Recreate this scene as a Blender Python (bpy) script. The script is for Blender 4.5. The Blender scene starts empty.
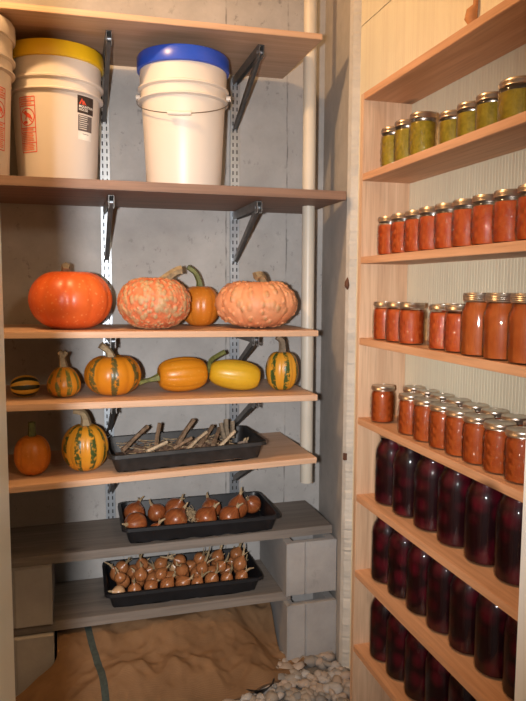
import bpy, bmesh, math, random
import numpy as np
from mathutils import Vector, Matrix, noise as mnoise
R = random.Random(7)
PI = math.pi
H = 1.32                       # eye height above the gravel floor
sc = bpy.context.scene
COL = sc.collection

# ------------------------------------------------------------------ materials
def mat(name):
    m = bpy.data.materials.new(name); m.use_nodes = True
    nt = m.node_tree; nt.nodes.clear()
    out = nt.nodes.new('ShaderNodeOutputMaterial')
    b = nt.nodes.new('ShaderNodeBsdfPrincipled')
    nt.links.new(b.outputs[0], out.inputs[0])
    return m, nt, b, out
def N(nt, t, **k):
    n = nt.nodes.new(t)
    for a, v in k.items():
        if a in n.inputs.keys() if hasattr(n.inputs, 'keys') else False: n.inputs[a].default_value = v
        else: setattr(n, a, v)
    return n
def ramp(nt, fac, stops):
    r = nt.nodes.new('ShaderNodeValToRGB')
    el = r.color_ramp.elements
    while len(el) < len(stops): el.new(0.5)
    for e, (p, c) in zip(el, stops):
        e.position = p; e.color = (*c, 1) if len(c) == 3 else c
    nt.links.new(fac, r.inputs[0]); return r.outputs[0]
def coords(nt, scale=(1,1,1), kind='Object'):
    tc = nt.nodes.new('ShaderNodeTexCoord'); mp = nt.nodes.new('ShaderNodeMapping')
    mp.inputs['Scale'].default_value = scale
    nt.links.new(tc.outputs[kind], mp.inputs[0]); return mp.outputs[0]
def noise(nt, vec, scale, detail=4, rough=.55, dist=0):
    n = nt.nodes.new('ShaderNodeTexNoise')
    n.inputs['Scale'].default_value = scale; n.inputs['Detail'].default_value = detail
    n.inputs['Roughness'].default_value = rough; n.inputs['Distortion'].default_value = dist
    nt.links.new(vec, n.inputs['Vector']); return n.outputs['Fac']
def vor(nt, vec, scale, feature='F1', out='Distance'):
    n = nt.nodes.new('ShaderNodeTexVoronoi'); n.feature = feature; n.inputs['Scale'].default_value = scale
    nt.links.new(vec, n.inputs['Vector']); return n.outputs[out]
def mix(nt, a, b, fac, mode='MIX'):
    m = nt.nodes.new('ShaderNodeMix'); m.data_type = 'RGBA'; m.blend_type = mode
    for s, v in ((m.inputs[0], fac), (m.inputs[6], a), (m.inputs[7], b)):
        if isinstance(v, (int, float)): s.default_value = v
        elif isinstance(v, tuple): s.default_value = (*v, 1)
        else: nt.links.new(v, s)
    return m.outputs[2]
def mth(nt, op, a, b=None, c=None):
    m = nt.nodes.new('ShaderNodeMath'); m.operation = op
    for i, v in enumerate((a, b, c)):
        if v is None: continue
        if isinstance(v, (int, float)): m.inputs[i].default_value = v
        else: nt.links.new(v, m.inputs[i])
    return m.outputs[0]
def bump(nt, b, h, strength=.3, dist=.002):
    n = nt.nodes.new('ShaderNodeBump'); n.inputs['Strength'].default_value = strength; n.inputs['Distance'].default_value = dist
    nt.links.new(h, n.inputs['Height']); nt.links.new(n.outputs[0], b.inputs['Normal'])
def plain(name, col, rough=.5, metal=0, var=.15, scale=30, spec=.5, coat=0):
    m, nt, b, o = mat(name)
    v = coords(nt); f = noise(nt, v, scale)
    c = ramp(nt, f, [(.3, tuple(x*(1-var) for x in col)), (.7, tuple(min(1, x*(1+var)) for x in col))])
    nt.links.new(c, b.inputs['Base Color'])
    b.inputs['Roughness'].default_value = rough; b.inputs['Metallic'].default_value = metal
    b.inputs['Specular IOR Level'].default_value = spec; b.inputs['Coat Weight'].default_value = coat
    b.inputs['Coat Roughness'].default_value = .15
    return m
def wood(name, c0, c1, axis, rough=.55, scale=1.0, knots=True, knotcol=None, streak=1.0):
    """grain running along axis (0,1,2)"""
    m, nt, b, o = mat(name)
    s = [22*scale]*3; s[axis] = 1.1*scale
    v = coords(nt, tuple(s))
    f = noise(nt, v, 2.2, 5, .6, .6)
    s2 = [90*scale]*3; s2[axis] = 3*scale
    f2 = noise(nt, coords(nt, tuple(s2)), 2.5, 3)
    c = ramp(nt, f, [(.28, c0), (.72, c1)])
    c = mix(nt, c, tuple(x*.72 for x in c0), mth(nt, 'MULTIPLY', ramp(nt, f2, [(.5, (0,0,0)), (.75, (1,1,1))]), .45*streak))
    if knots:
        s3 = [7*scale]*3; s3[axis] = 3.2*scale
        k = vor(nt, coords(nt, tuple(s3)), 1.0)
        kf = ramp(nt, k, [(.05, (1,1,1)), (.13, (0,0,0))])
        c = mix(nt, c, knotcol or tuple(x*.35 for x in c0), kf)
    nt.links.new(c, b.inputs['Base Color'])
    b.inputs['Roughness'].default_value = rough
    bump(nt, b, f2, .15, .001)
    return m
def concrete(name, col, lines=None, rough=.85, pit=1.0):
    m, nt, b, o = mat(name)
    v = coords(nt)
    f = noise(nt, v, 5, 8, .62); g = noise(nt, v, 60, 3)
    c = ramp(nt, f, [(.25, tuple(x*.72 for x in col)), (.75, tuple(x*1.18 for x in col))])
    c = mix(nt, c, tuple(x*.8 for x in col), mth(nt, 'MULTIPLY', g, .4))
    p = noise(nt, coords(nt, (1, 1, .7)), 34, 5, .7)
    pf = ramp(nt, p, [(.585, (0,0,0)), (.66, (1,1,1))])
    area = ramp(nt, noise(nt, v, 6, 2), [(.4, (0,0,0)), (.6, (1,1,1))])
    pm = mth(nt, 'MULTIPLY', mth(nt, 'MULTIPLY', pf, area), .6*pit)
    c = mix(nt, c, tuple(x*.38 for x in col), pm)
    if lines:
        sx = nt.nodes.new('ShaderNodeSeparateXYZ'); nt.links.new(v, sx.inputs[0])
        for x0 in lines:
            wob = mth(nt, 'MULTIPLY', mth(nt, 'SUBTRACT', noise(nt, v, 9, 3), .5), .012)
            d = mth(nt, 'ABSOLUTE', mth(nt, 'SUBTRACT', mth(nt, 'ADD', sx.outputs[0], wob), x0))
            lf = ramp(nt, mth(nt, 'MULTIPLY', d, 100), [(.15, (1,1,1)), (.4, (0,0,0))])
            ln = mth(nt, 'MULTIPLY', lf, ramp(nt, noise(nt, v, 14, 3), [(.4, (.1,.1,.1)), (.62, (.75,.75,.75))]))
            c = mix(nt, c, tuple(x*.3 for x in col), ln)
    nt.links.new(c, b.inputs['Base Color'])
    b.inputs['Roughness'].default_value = rough; b.inputs['Specular IOR Level'].default_value = .25
    bump(nt, b, mth(nt, 'ADD', f, mth(nt, 'MULTIPLY', g, .3)), .35, .006)
    return m

M = {}
M['concrete'] = concrete('concrete', (.46,.44,.42), lines=(.803,.565))
M['concrete_side'] = concrete('concrete side', (.46,.43,.4), pit=.3)
M['plaster'] = concrete('plaster', (.5,.46,.4), pit=0)
M['block'] = concrete('block', (.37,.35,.335), pit=.25)
M['mortar'] = concrete('mortar', (.55,.51,.45), pit=.4)
M['earth'] = concrete('earth', (.16,.145,.13))
M['ply'] = wood('plywood', (.48,.29,.175), (.66,.44,.3), 0, .55, .7, knots=False, streak=.7)
M['board_brown'] = wood('dark board', (.15,.085,.06), (.26,.155,.105), 0, .6, .8)
M['board_grey'] = wood('grey board', (.15,.125,.105), (.25,.21,.18), 0, .75, .8, streak=1.2)
M['pine_y'] = wood('pine along', (.46,.22,.10), (.68,.37,.2), 1, .5, .8)
M['pine_z'] = wood('pine upright', (.48,.28,.16), (.70,.47,.3), 2, .5, .8)
M['galv'] = plain('galvanised steel', (.42,.46,.5), .38, .75, .12)
M['galv_dark'] = plain('dull bracket steel', (.2,.19,.18), .5, .6, .2)
M['slot'] = plain('slot', (.04,.04,.045), .8)
M['pvc'] = plain('pipe plastic', (.60,.55,.46), .4, 0, .05, 9)
M['pail'] = plain('pail plastic', (.69,.62,.55), .38, 0, .02, 6)
M['yellow'] = plain('yellow lid', (.80,.50,.01), .35, 0, .03)
M['blue'] = plain('blue lid', (.02,.075,.52), .3, 0, .05)
M['wire'] = plain('wire', (.25,.22,.19), .4, .8)
M['redink'] = plain('red ink', (.66,.08,.04), .5)
M['redpale'] = plain('pale red ink', (.66,.24,.15), .5)
M['black'] = plain('black label', (.035,.022,.02), .4)
M['labelgrey'] = plain('grey label', (.12,.1,.1), .45)
M['white'] = plain('white ink', (.8,.76,.7), .5)
M['paint'] = plain('cream paint', (.80,.75,.62), .35, 0, .03, 5)
M['paint_white'] = plain('white paint', (.82,.80,.76), .35, 0, .03, 5)
M['rust'] = plain('rust', (.1,.04,.02), .8)
M['cord'] = plain('cord', (.5,.22,.08), .7, 0, .25)

def foam_mat():
    m, nt, b, o = mat('ribbed foam')
    v = coords(nt); f = noise(nt, v, 3, 4)
    c = ramp(nt, f, [(.3, (.69,.61,.44)), (.7, (.78,.70,.51))])
    st = noise(nt, coords(nt, (1, 55, .6)), 1.6, 3)
    c = mix(nt, c, (.62,.5,.36), mth(nt, 'MULTIPLY', ramp(nt, st, [(.45,(0,0,0)), (.7,(1,1,1))]), .35))
    nt.links.new(c, b.inputs['Base Color']); b.inputs['Roughness'].default_value = .7
    return m
M['foam'] = foam_mat()

def polar(nt):
    v = coords(nt); s = nt.nodes.new('ShaderNodeSeparateXYZ'); nt.links.new(v, s.inputs[0])
    return v, mth(nt, 'ARCTAN2', s.outputs[1], s.outputs[0]), s.outputs[2]
def squash_mat(name, base, alt, stripes=0, dark=None, speck=None, width=.5, rough=.35, patch=0, freckle=.5):
    m, nt, b, o = mat(name)
    v, th, z = polar(nt)
    f = noise(nt, v, 9, 5, .6)
    c = ramp(nt, f, [(.3, base), (.7, alt)])
    if speck:
        s = vor(nt, v, 75); c = mix(nt, c, speck, mth(nt, 'MULTIPLY', ramp(nt, s, [(.12,(1,1,1)), (.3,(0,0,0))]), freckle))
    if stripes:
        wob = mth(nt, 'MULTIPLY', mth(nt, 'SUBTRACT', noise(nt, v, 28, 4, .7), .5), 1.5)
        s = mth(nt, 'SINE', mth(nt, 'ADD', mth(nt, 'MULTIPLY', th, stripes), wob))
        lo = 1-width
        sf = ramp(nt, mth(nt, 'MULTIPLY_ADD', s, .5, .5), [(lo, (0,0,0)), (min(.99, lo+.12), (1,1,1))])
        if patch:
            pf = ramp(nt, noise(nt, v, patch, 4, .65), [(.40, (0,0,0)), (.50, (1,1,1))])
            sf = mth(nt, 'MULTIPLY', sf, pf)
        c = mix(nt, c, dark, sf)
    nt.links.new(c, b.inputs['Base Color']); b.inputs['Roughness'].default_value = rough
    bump(nt, b, f, .12, .004)
    return m
M['red_pumpkin'] = squash_mat('red pumpkin', (.62,.095,.018), (.75,.15,.03), speck=(.85,.38,.15), freckle=.45)
M['orange'] = squash_mat('orange pumpkin', (.52,.15,.010), (.62,.2,.02), speck=(.8,.4,.1), freckle=.3)
M['orange_squash'] = squash_mat('orange squash', (.56,.19,.008), (.64,.25,.014), speck=(.8,.45,.1), freckle=.3)
M['yellow_squash'] = squash_mat('yellow squash', (.58,.32,.010), (.66,.40,.03), speck=(.3,.2,.03), freckle=.15)
M['stripe_fine'] = squash_mat('striped squash', (.54,.2,.010), (.62,.25,.02), 9, (.14,.15,.03), width=.5, patch=45)
M['stripe_bold'] = squash_mat('bold striped squash', (.56,.22,.012), (.64,.28,.025), 9, (.05,.075,.018), width=.42, patch=60)
M['stripe_wide'] = squash_mat('broad pumpkin', (.54,.18,.008), (.64,.23,.014), 7, (.10,.085,.025), width=.28, patch=75)
M['stripe_dark'] = squash_mat('dark striped squash', (.5,.27,.02), (.6,.34,.04), 7, (.018,.024,.008), width=.6)
def wart_mat(name, base, alt, wart, f0):
    m, nt, b, o = mat(name)
    v = coords(nt); f = noise(nt, v, 8, 5, .6)
    c = ramp(nt, f, [(.32, base), (.68, alt)])
    a = nt.nodes.new('ShaderNodeAttribute'); a.attribute_name = 'wart'
    c = mix(nt, c, wart, ramp(nt, mth(nt, 'MULTIPLY', a.outputs['Fac'], f0), [(.3,(0,0,0)), (.8,(1,1,1))]))
    nt.links.new(c, b.inputs['Base Color']); b.inputs['Roughness'].default_value = .55
    bump(nt, b, noise(nt, v, 60, 3), .2, .003)
    return m
M['warty_tan'] = wart_mat('tan warted rind', (.60,.15,.06), (.62,.22,.10), (.46,.29,.15), 1.0)
M['warty_pink'] = wart_mat('pink warted rind', (.64,.24,.11), (.68,.33,.17), (.44,.24,.11), .8)
M['stem_green'] = plain('green stem', (.14,.15,.04), .6, 0, .35, 60)
M['stem_tan'] = plain('dry stem', (.30,.22,.12), .7, 0, .35, 60)
M['stem_grey'] = plain('grey brown stem', (.2,.15,.1), .75, 0, .35, 60)
M['tray'] = plain('black tray plastic', (.010,.010,.012), .42, 0, .3, 20)
M['tray_dusty'] = plain('dusty black tray', (.016,.015,.015), .5, 0, .5, 40)
M['straw'] = plain('straw', (.42,.30,.17), .7, 0, .3, 80)
M['twig'] = plain('dry stalk', (.22,.14,.085), .75, 0, .45, 70)
M['twig_pale'] = plain('pale stalk', (.55,.42,.28), .7, 0, .25, 70)
M['garlic'] = plain('grey bulb skin', (.36,.27,.21), .6, 0, .3, 60)
M['husk'] = plain('husks', (.16,.095,.06), .8, 0, .5, 60)
def onion_mat(name, a, c1):
    m, nt, b, o = mat(name)
    v, th, z = polar(nt)
    cb = nt.nodes.new('ShaderNodeCombineXYZ')
    nt.links.new(mth(nt, 'COSINE', th), cb.inputs[0]); nt.links.new(mth(nt, 'SINE', th), cb.inputs[1])
    nt.links.new(mth(nt, 'MULTIPLY', z, 4), cb.inputs[2])
    f = noise(nt, cb.outputs[0], 7, 4, .7); g = noise(nt, v, 40, 3)
    c = ramp(nt, f, [(.3, a), (.68, c1)])
    c = mix(nt, c, (.55,.3,.13), ramp(nt, g, [(.6,(0,0,0)), (.75,(.35,.35,.35))]))
    nt.links.new(c, b.inputs['Base Color']); b.inputs['Roughness'].default_value = .3
    return m
M['onion'] = onion_mat('onion skin', (.17,.04,.013), (.40,.115,.035))
M['shallot'] = onion_mat('shallot skin', (.22,.07,.022), (.48,.19,.07))
M['shallot_pale'] = onion_mat('pale shallot skin', (.45,.24,.11), (.64,.4,.22))

def burlap_mat():
    m, nt, b, o = mat('burlap')
    v = coords(nt)
    w1 = nt.nodes.new('ShaderNodeTexWave'); w1.inputs['Scale'].default_value = 95; w1.bands_direction = 'X'; w1.inputs['Distortion'].default_value = 1.5; nt.links.new(v, w1.inputs[0])
    w2 = nt.nodes.new('ShaderNodeTexWave'); w2.inputs['Scale'].default_value = 95; w2.bands_direction = 'Y'; w2.inputs['Distortion'].default_value = 1.5; nt.links.new(v, w2.inputs[0])
    h = mth(nt, 'ADD', w1.outputs['Fac'], w2.outputs['Fac'])
    f = noise(nt, v, 7, 5)
    c = ramp(nt, f, [(.3, (.14,.077,.038)), (.7, (.235,.135,.07))])
    c = mix(nt, c, (.12,.07,.035), mth(nt, 'MULTIPLY', mth(nt, 'SUBTRACT', 1.2, h), .25))
    nt.links.new(c, b.inputs['Base Color']); b.inputs['Roughness'].default_value = .9; b.inputs['Specular IOR Level'].default_value = .15
    bump(nt, b, h, .3, .002)
    return m
M['burlap'] = burlap_mat()
M['stripe'] = plain('green woven stripe', (.03,.04,.034), .9, 0, .3, 90)
M['hem'] = plain('dark hem', (.09,.05,.025), .9, 0, .3, 90)
def gravel_mat():
    m, nt, b, o = mat('gravel')
    a = nt.nodes.new('ShaderNodeAttribute'); a.attribute_name = 'tint'
    f = noise(nt, coords(nt), 45, 4)
    c = ramp(nt, a.outputs['Fac'], [(0, (.18,.18,.18)), (.35, (.30,.26,.22)), (.7, (.42,.33,.27)), (1, (.40,.40,.40))])
    c = mix(nt, c, (.2,.17,.14), mth(nt, 'MULTIPLY', f, .5))
    nt.links.new(c, b.inputs['Base Color']); b.inputs['Roughness'].default_value = .75
    return m
M['gravel'] = gravel_mat()

def glass_mat(name, quilt=0, tint=(.97,.97,.97)):
    m = bpy.data.materials.new(name); m.use_nodes = True
    nt = m.node_tree; nt.nodes.clear()
    out = nt.nodes.new('ShaderNodeOutputMaterial')
    mx = nt.nodes.new('ShaderNodeMixShader'); tr = nt.nodes.new('ShaderNodeBsdfTransparent'); gl = nt.nodes.new('ShaderNodeBsdfGlossy')
    tr.inputs[0].default_value = (*tint, 1); gl.inputs['Roughness'].default_value = .05
    fr = nt.nodes.new('ShaderNodeFresnel'); fr.inputs[0].default_value = 1.5
    nt.links.new(mth(nt, 'MULTIPLY_ADD', fr.outputs[0], .55, .02), mx.inputs[0]); nt.links.new(tr.outputs[0], mx.inputs[1]); nt.links.new(gl.outputs[0], mx.inputs[2])
    nt.links.new(mx.outputs[0], out.inputs[0])
    v, th, z = polar(nt)
    if quilt:
        a = mth(nt, 'ADD', mth(nt, 'MULTIPLY', th, 7), mth(nt, 'MULTIPLY', z, 210))
        c = mth(nt, 'SUBTRACT', mth(nt, 'MULTIPLY', th, 7), mth(nt, 'MULTIPLY', z, 210))
        h = mth(nt, 'MULTIPLY', mth(nt, 'SINE', a), mth(nt, 'SINE', c))
        zone = ramp(nt, mth(nt, 'MULTIPLY', z, 10), [(.08,(0,0,0)), (.14,(1,1,1)), (.62,(1,1,1)), (.72,(0,0,0))])
        h = mth(nt, 'MULTIPLY', h, zone); d = .0035
    else:
        h = noise(nt, v, 18, 2); d = .0012
    bp = nt.nodes.new('ShaderNodeBump'); bp.inputs['Strength'].default_value = 1; bp.inputs['Distance'].default_value = d
    nt.links.new(h, bp.inputs['Height']); nt.links.new(bp.outputs[0], gl.inputs['Normal'])
    return m
M['glass'] = glass_mat('jar glass'); M['glass_quilt'] = glass_mat('quilted jar glass')
def food(name, a, b_, scale=70, rough=.45):
    m, nt, b, o = mat(name)
    v = coords(nt); f = noise(nt, v, scale, 4, .65)
    nt.links.new(ramp(nt, f, [(.33, a), (.68, b_)]), b.inputs['Base Color'])
    b.inputs['Roughness'].default_value = rough; b.inputs['Specular IOR Level'].default_value = .15
    return m
M['relish'] = food('green relish', (.22,.145,.008), (.36,.24,.018), 90)
M['salsa'] = food('orange red preserve', (.36,.042,.007), (.46,.085,.016), 80)
M['sauce'] = food('orange sauce', (.33,.06,.010), (.42,.095,.018), 40)
M['sauce_dark'] = food('dark orange preserve', (.29,.043,.007), (.38,.075,.012), 60)
def beet_mat():
    m, nt, b, o = mat('pickled beets')
    v = coords(nt); w = vor(nt, v, 24)
    f = ramp(nt, w, [(.25, (.085,.003,.009)), (.6, (.014,.0015,.0025))])
    g = ramp(nt, noise(nt, v, 14, 2), [(.45, (0,0,0)), (.75, (.8,.8,.8))])
    c = mix(nt, f, (.012,.003,.005), g)
    nt.links.new(c, b.inputs['Base Color']); b.inputs['Roughness'].default_value = .45; b.inputs['Specular IOR Level'].default_value = .12
    return m
M['beet'] = beet_mat()
M['band'] = plain('lid band metal', (.50,.41,.33), .3, .95, .06)
M['lid'] = plain('lid metal', (.6,.57,.52), .4, .9, .05)

# ------------------------------------------------------------------ mesh helpers
class MB:
    def __init__(s): s.v = []; s.f = []; s.m = []; s.sm = []
    def add(s, vs, fs, mi=0, smooth=False):
        o = len(s.v); s.v += [tuple(v) for v in vs]
        for f in fs: s.f.append(tuple(i+o for i in f)); s.m.append(mi); s.sm.append(smooth)
    def box(s, x0, x1, y0, y1, z0, z1, mi=0, M4=None):
        vs = [Vector(p) for p in ((x0,y0,z0),(x1,y0,z0),(x1,y1,z0),(x0,y1,z0),(x0,y0,z1),(x1,y0,z1),(x1,y1,z1),(x0,y1,z1))]
        if M4: vs = [M4 @ v for v in vs]
        s.add(vs, [(3,2,1,0),(4,5,6,7),(0,1,5,4),(1,2,6,5),(2,3,7,6),(3,0,4,7)], mi)
    def bar(s, a, b, w, h, up=(0,0,1), mi=0):
        a = Vector(a); b = Vector(b); d = (b-a); L = d.length; d.normalize()
        u = Vector(up); x = d.cross(u).normalized(); z = x.cross(d).normalized()
        vs = []
        for t in (a, b):
            for i, j in ((-1,-1),(1,-1),(1,1),(-1,1)): vs.append(t + x*(i*w/2) + z*(j*h/2))
        s.add(vs, [(3,2,1,0),(4,5,6,7),(0,1,5,4),(1,2,6,5),(2,3,7,6),(3,0,4,7)], mi)
    def tube(s, pts, rad, n=12, mi=0, cap=True, squash=None, ridges=0):
        pts = [Vector(p) for p in pts]; k = len(pts)
        if not hasattr(rad, '__len__'): rad = [rad]*k
        vs = []; prev = None
        for i, p in enumerate(pts):
            d = (pts[min(i+1, k-1)] - pts[max(i-1, 0)]).normalized()
            if prev is None:
                ref = Vector((0,0,1)) if abs(d.z) < .9 else Vector((1,0,0)); x = d.cross(ref).normalized()
            else: x = (prev - d*prev.dot(d)).normalized()
            prev = x; y = d.cross(x)
            for j in range(n):
                t = 2*PI*j/n; rr = rad[i]*(1 + (ridges*math.cos(5*t) if ridges else 0))
                vs.append(p + x*(rr*math.cos(t)) + y*(rr*math.sin(t)))
        fs = [(i*n+j, i*n+(j+1)%n, (i+1)*n+(j+1)%n, (i+1)*n+j) for i in range(k-1) for j in range(n)]
        s.add(vs, fs, mi, True)
        if cap:
            s.add(vs[:n], [tuple(range(n))[::-1]], mi); s.add(vs[-n:], [tuple(range(n))], mi)
    def lathe(s, prof, n=32, mi=0, close=True, c=(0,0,0), smooth=True):
        vs = []
        for r, z in prof:
            for j in range(n):
                t = 2*PI*j/n; vs.append((c[0]+r*math.cos(t), c[1]+r*math.sin(t), c[2]+z))
        k = len(prof)
        fs = [(i*n+j, i*n+(j+1)%n, (i+1)*n+(j+1)%n, (i+1)*n+j) for i in range(k-1) for j in range(n)]
        s.add(vs, fs, mi, smooth)
        if close:
            if prof[0][0] > 1e-5: s.add(vs[:n], [tuple(range(n))[::-1]], mi)
            if prof[-1][0] > 1e-5: s.add(vs[-n:], [tuple(range(n))], mi)
    def obj(s, name, mats, parent=None, loc=None, bevel=0, sharp=None):
        me = bpy.data.meshes.new(name); me.from_pydata(s.v, [], s.f)
        for m in (mats if isinstance(mats, (list, tuple)) else [mats]): me.materials.append(m)
        me.polygons.foreach_set('material_index', s.m); me.polygons.foreach_set('use_smooth', s.sm)
        bm = bmesh.new(); bm.from_mesh(me)
        bmesh.ops.remove_doubles(bm, verts=bm.verts, dist=1e-6)
        bmesh.ops.recalc_face_normals(bm, faces=bm.faces)
        if bevel:
            es = [e for e in bm.edges if len(e.link_faces) == 2 and e.calc_face_angle(0) > .8]
            bmesh.ops.bevel(bm, geom=es, offset=bevel, segments=2, affect='EDGES', clamp_overlap=True)
        for e in bm.edges:
            if len(e.link_faces) == 2 and e.calc_face_angle(0) > .75: e.smooth = False
        bm.to_mesh(me); bm.free()
        o = bpy.data.objects.new(name, me); COL.objects.link(o)
        if loc: o.location = loc
        if parent: o.parent = parent
        return o
def tag(o, label, cat, group=None, kind=None):
    if label: o['label'] = label
    if cat: o['category'] = cat
    if group: o['group'] = group
    if kind: o['kind'] = kind
    return o
def thing(name, label, cat, loc=(0,0,0), rot=(0,0,0), group=None):
    o = bpy.data.objects.new(name, None); o.empty_display_size = .05; COL.objects.link(o)
    o.location = loc; o.rotation_euler = rot
    return tag(o, label, cat, group)
def struct(o): o['kind'] = 'structure'; return o
def dup(root, loc, rot=None, label=None, group=None):
    r = root.copy(); COL.objects.link(r); r.location = loc
    if rot is not None: r.rotation_euler = rot
    if label: r['label'] = label
    if group: r['group'] = group
    for ch in list(root.children):
        c = ch.copy(); COL.objects.link(c); c.parent = r
        for g in list(ch.children):
            d = g.copy(); COL.objects.link(d); d.parent = c
    return r
ORD = ['first','second','third','fourth','fifth','sixth','seventh','eighth','ninth','tenth','eleventh','twelfth']

# ------------------------------------------------------------------ the room
YW = 2.44            # concrete back wall
CEIL = H+1.36
def quad_wall(name, pts, m):
    b = MB(); b.add(pts, [(0,1,2,3)]); return struct(b.obj(name, m))
b = MB(); b.box(-1.8, 1.2, .70, 2.7, -.1, 0); struct(b.obj('floor', M['earth']))
b = MB(); b.box(-1.8, 1.2, .70, 2.7, CEIL, CEIL+.1); struct(b.obj('ceiling', M['plaster']))
b = MB(); b.box(-1.8, 1.2, YW, YW+.2, -.05, CEIL); struct(b.obj('wall_back', M['concrete']))
b = MB(); b.box(-1.8, -1.6, .75, YW, -.05, CEIL); struct(b.obj('wall_left', M['plaster']))
# angled end of the concrete wall right of the shelves, with a rough cast edge
b = MB()
zs = [i*CEIL/320 for i in range(321)]
vs = []; W = [(.952, YW+.02)]
rows = []
for z in zs:
    j = .004*mnoise.noise(Vector((z*30, 0, 0)))+.004*mnoise.noise(Vector((z*90, 3, 0))); k = .004*mnoise.noise(Vector((z*33, 7, 0)))
    rows.append([(.958, YW+.03, z), (.8785, 2.034, z), (.884+k*.6, 2.018+j, z), (.897+k, 2.010+j, z), (.91, 2.004, z), (1.1, 2.004, z)])
n = len(rows[0])
for r_ in rows: vs += r_
for i in range(len(rows)-1):
    for j in range(n-1):
        b.add([vs[i*n+j], vs[i*n+j+1], vs[(i+1)*n+j+1], vs[(i+1)*n+j]], [(0,1,2,3)], 0 if j == 0 else 1, False)
struct(b.obj('wall_right', [M['concrete_side'], M['mortar']]))
# ribbed foam insulation the jar shelves are fixed to: two courses with a seam, real vertical ribs
FX = .905
def foam(name, z0, z1):
    b = MB(); y0, y1 = .85, 2.006; p = .011; n = int((y1-y0)/p); prof = []
    for i in range(n):
        y = y0 + i*p
        prof += [(FX, y), (FX, y+p*.66), (FX+.0005, y+p*.74), (FX+.0005, y+p*.93)]
    prof.append((FX, y1))
    k = len(prof); vs = [(x, y, z0) for x, y in prof] + [(x, y, z1) for x, y in prof]
    b.add(vs, [(i, i+1, k+i+1, k+i) for i in range(k-1)])
    b.add([(FX, y1, z0), (FX+.06, y1, z0), (FX+.06, y1, z1), (FX, y1, z1)], [(0,1,2,3)])
    b.add([(FX+.06, y0, z0), (FX+.06, y1, z0), (FX+.06, y1, z1), (FX+.06, y0, z1)], [(0,1,2,3)])
    b.add([(FX, y0, z1), (FX, y1, z1), (FX+.06, y1, z1), (FX+.06, y0, z1)], [(0,1,2,3)])
    b.add([(FX, y0, z0), (FX, y1, z0), (FX+.06, y1, z0), (FX+.06, y0, z0)], [(0,1,2,3)])
    return struct(b.obj(name, M['foam']))
foam('wall_side', 0, H+.826); foam('wall_side_upper', H+.8295, CEIL)
# door wall with the opening the photograph is taken through
DX0, DX1, DY0, DY1, DZ = -.080, .688, .75, .87, H+.68
b = MB(); b.box(-1.8, DX0-.02, DY0+.01, DY1-.01, -.05, CEIL); b.box(DX1+.02, 1.2, DY0+.01, DY1-.01, -.05, CEIL); b.box(DX0-.02, DX1+.02, DY0+.01, DY1-.01, DZ+.02, CEIL)
struct(b.obj('wall_front', M['plaster']))
for nm, x0, x1, y0, m in (('trim_1', DX0-.03, DX0, .58, 'paint'), ('trim_2', DX1, DX1+.03, DY0, 'paint_white')):
    b = MB(); b.box(x0, x1, y0, DY1, -.05, DZ); struct(b.obj(nm, M[m], bevel=.003))
b = MB(); b.box(DX0, DX1, DY0, DY1, DZ, DZ+.03); struct(b.obj('trim_3', M['paint'], bevel=.003))

# ------------------------------------------------------------------ gravel
def gravel():
    bm = bmesh.new(); bmesh.ops.create_icosphere(bm, subdivisions=2, radius=1)
    base = np.array([v.co[:] for v in bm.verts]); fs = np.array([[v.index for v in f.verts] for f in bm.faces]); bm.free()
    V = []; F = []; T = []; o = 0; rr = np.random.RandomState(3)
    spots = []
    for i in range(950): spots.append((rr.uniform(.15, .95), rr.uniform(1.70, 2.42)))
    for i in range(260): spots.append((rr.uniform(-.6, .15), rr.uniform(1.75, 2.42)))
    for x, y in spots:
        if x > (.87 + (y-2.03)*.18 if y > 2.0 else .895): continue
        s = rr.uniform(.010, .022)
        d = base*(1 + .16*np.sin(base@rr.uniform(-3, 3, 3) + rr.uniform(0, 6))[:, None] + .1*np.sin(base@rr.uniform(-5, 5, 3))[:, None])
        d = d*np.array([s*rr.uniform(.9, 1.5), s*rr.uniform(.8, 1.2), s*rr.uniform(.6, .9)])
        a = rr.uniform(0, 6.3); c, sn = math.cos(a), math.sin(a)
        d = d@np.array([[c, sn, 0], [-sn, c, 0], [0, 0, 1]])
        V.append(d + [x, y, rr.uniform(.004, .016)]); F.append(fs+o); T += [rr.uniform()]*len(base); o += len(base)
    V = np.vstack(V); F = np.vstack(F)
    me = bpy.data.meshes.new('gravel'); me.from_pydata(V.tolist(), [], F.tolist()); me.materials.append(M['gravel'])
    me.polygons.foreach_set('use_smooth', [True]*len(F))
    at = me.attributes.new('tint', 'FLOAT', 'POINT'); at.data.foreach_set('value', T)
    ob = bpy.data.objects.new('gravel', me); COL.objects.link(ob)
    tag(ob, 'loose pale rounded gravel covering the cellar floor', 'gravel', kind='stuff')
gravel()

# ------------------------------------------------------------------ shelves on the back wall
SY0, SY1, SX0, SX1 = 2.0, 2.405, -.62, .772
def plank(name, x0, x1, y0, y1, zl, zr, th, m, label, cat='shelf', group=None, xl=-.17):
    """top height zl at x=xl and zr at x=x1"""
    b = MB(); k = (zr-zl)/(x1-xl); z = lambda x: H + zl + k*(x-xl)
    vs = [(x, y, z(x)-d) for d in (th, 0) for x, y in ((x0,y0),(x1,y0),(x1,y1),(x0,y1))]
    b.add(vs, [(3,2,1,0),(4,5,6,7),(0,1,5,4),(1,2,6,5),(2,3,7,6),(3,0,4,7)])
    return tag(b.obj(name, M[m], bevel=.0015), label, cat, group)
G = 'plywood shelves on wall brackets'
plank('plywood_shelf', SX0, SX1, SY0, SY1, .773, .790, .018, 'ply', 'topmost plywood shelf, above the lidded white pails', group=G)
plank('plywood_shelf', SX0, SX1, SY0, SY1, -.130, -.137, .019, 'ply', 'plywood shelf carrying the red pumpkin and the two warty pumpkins', group=G)
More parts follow.
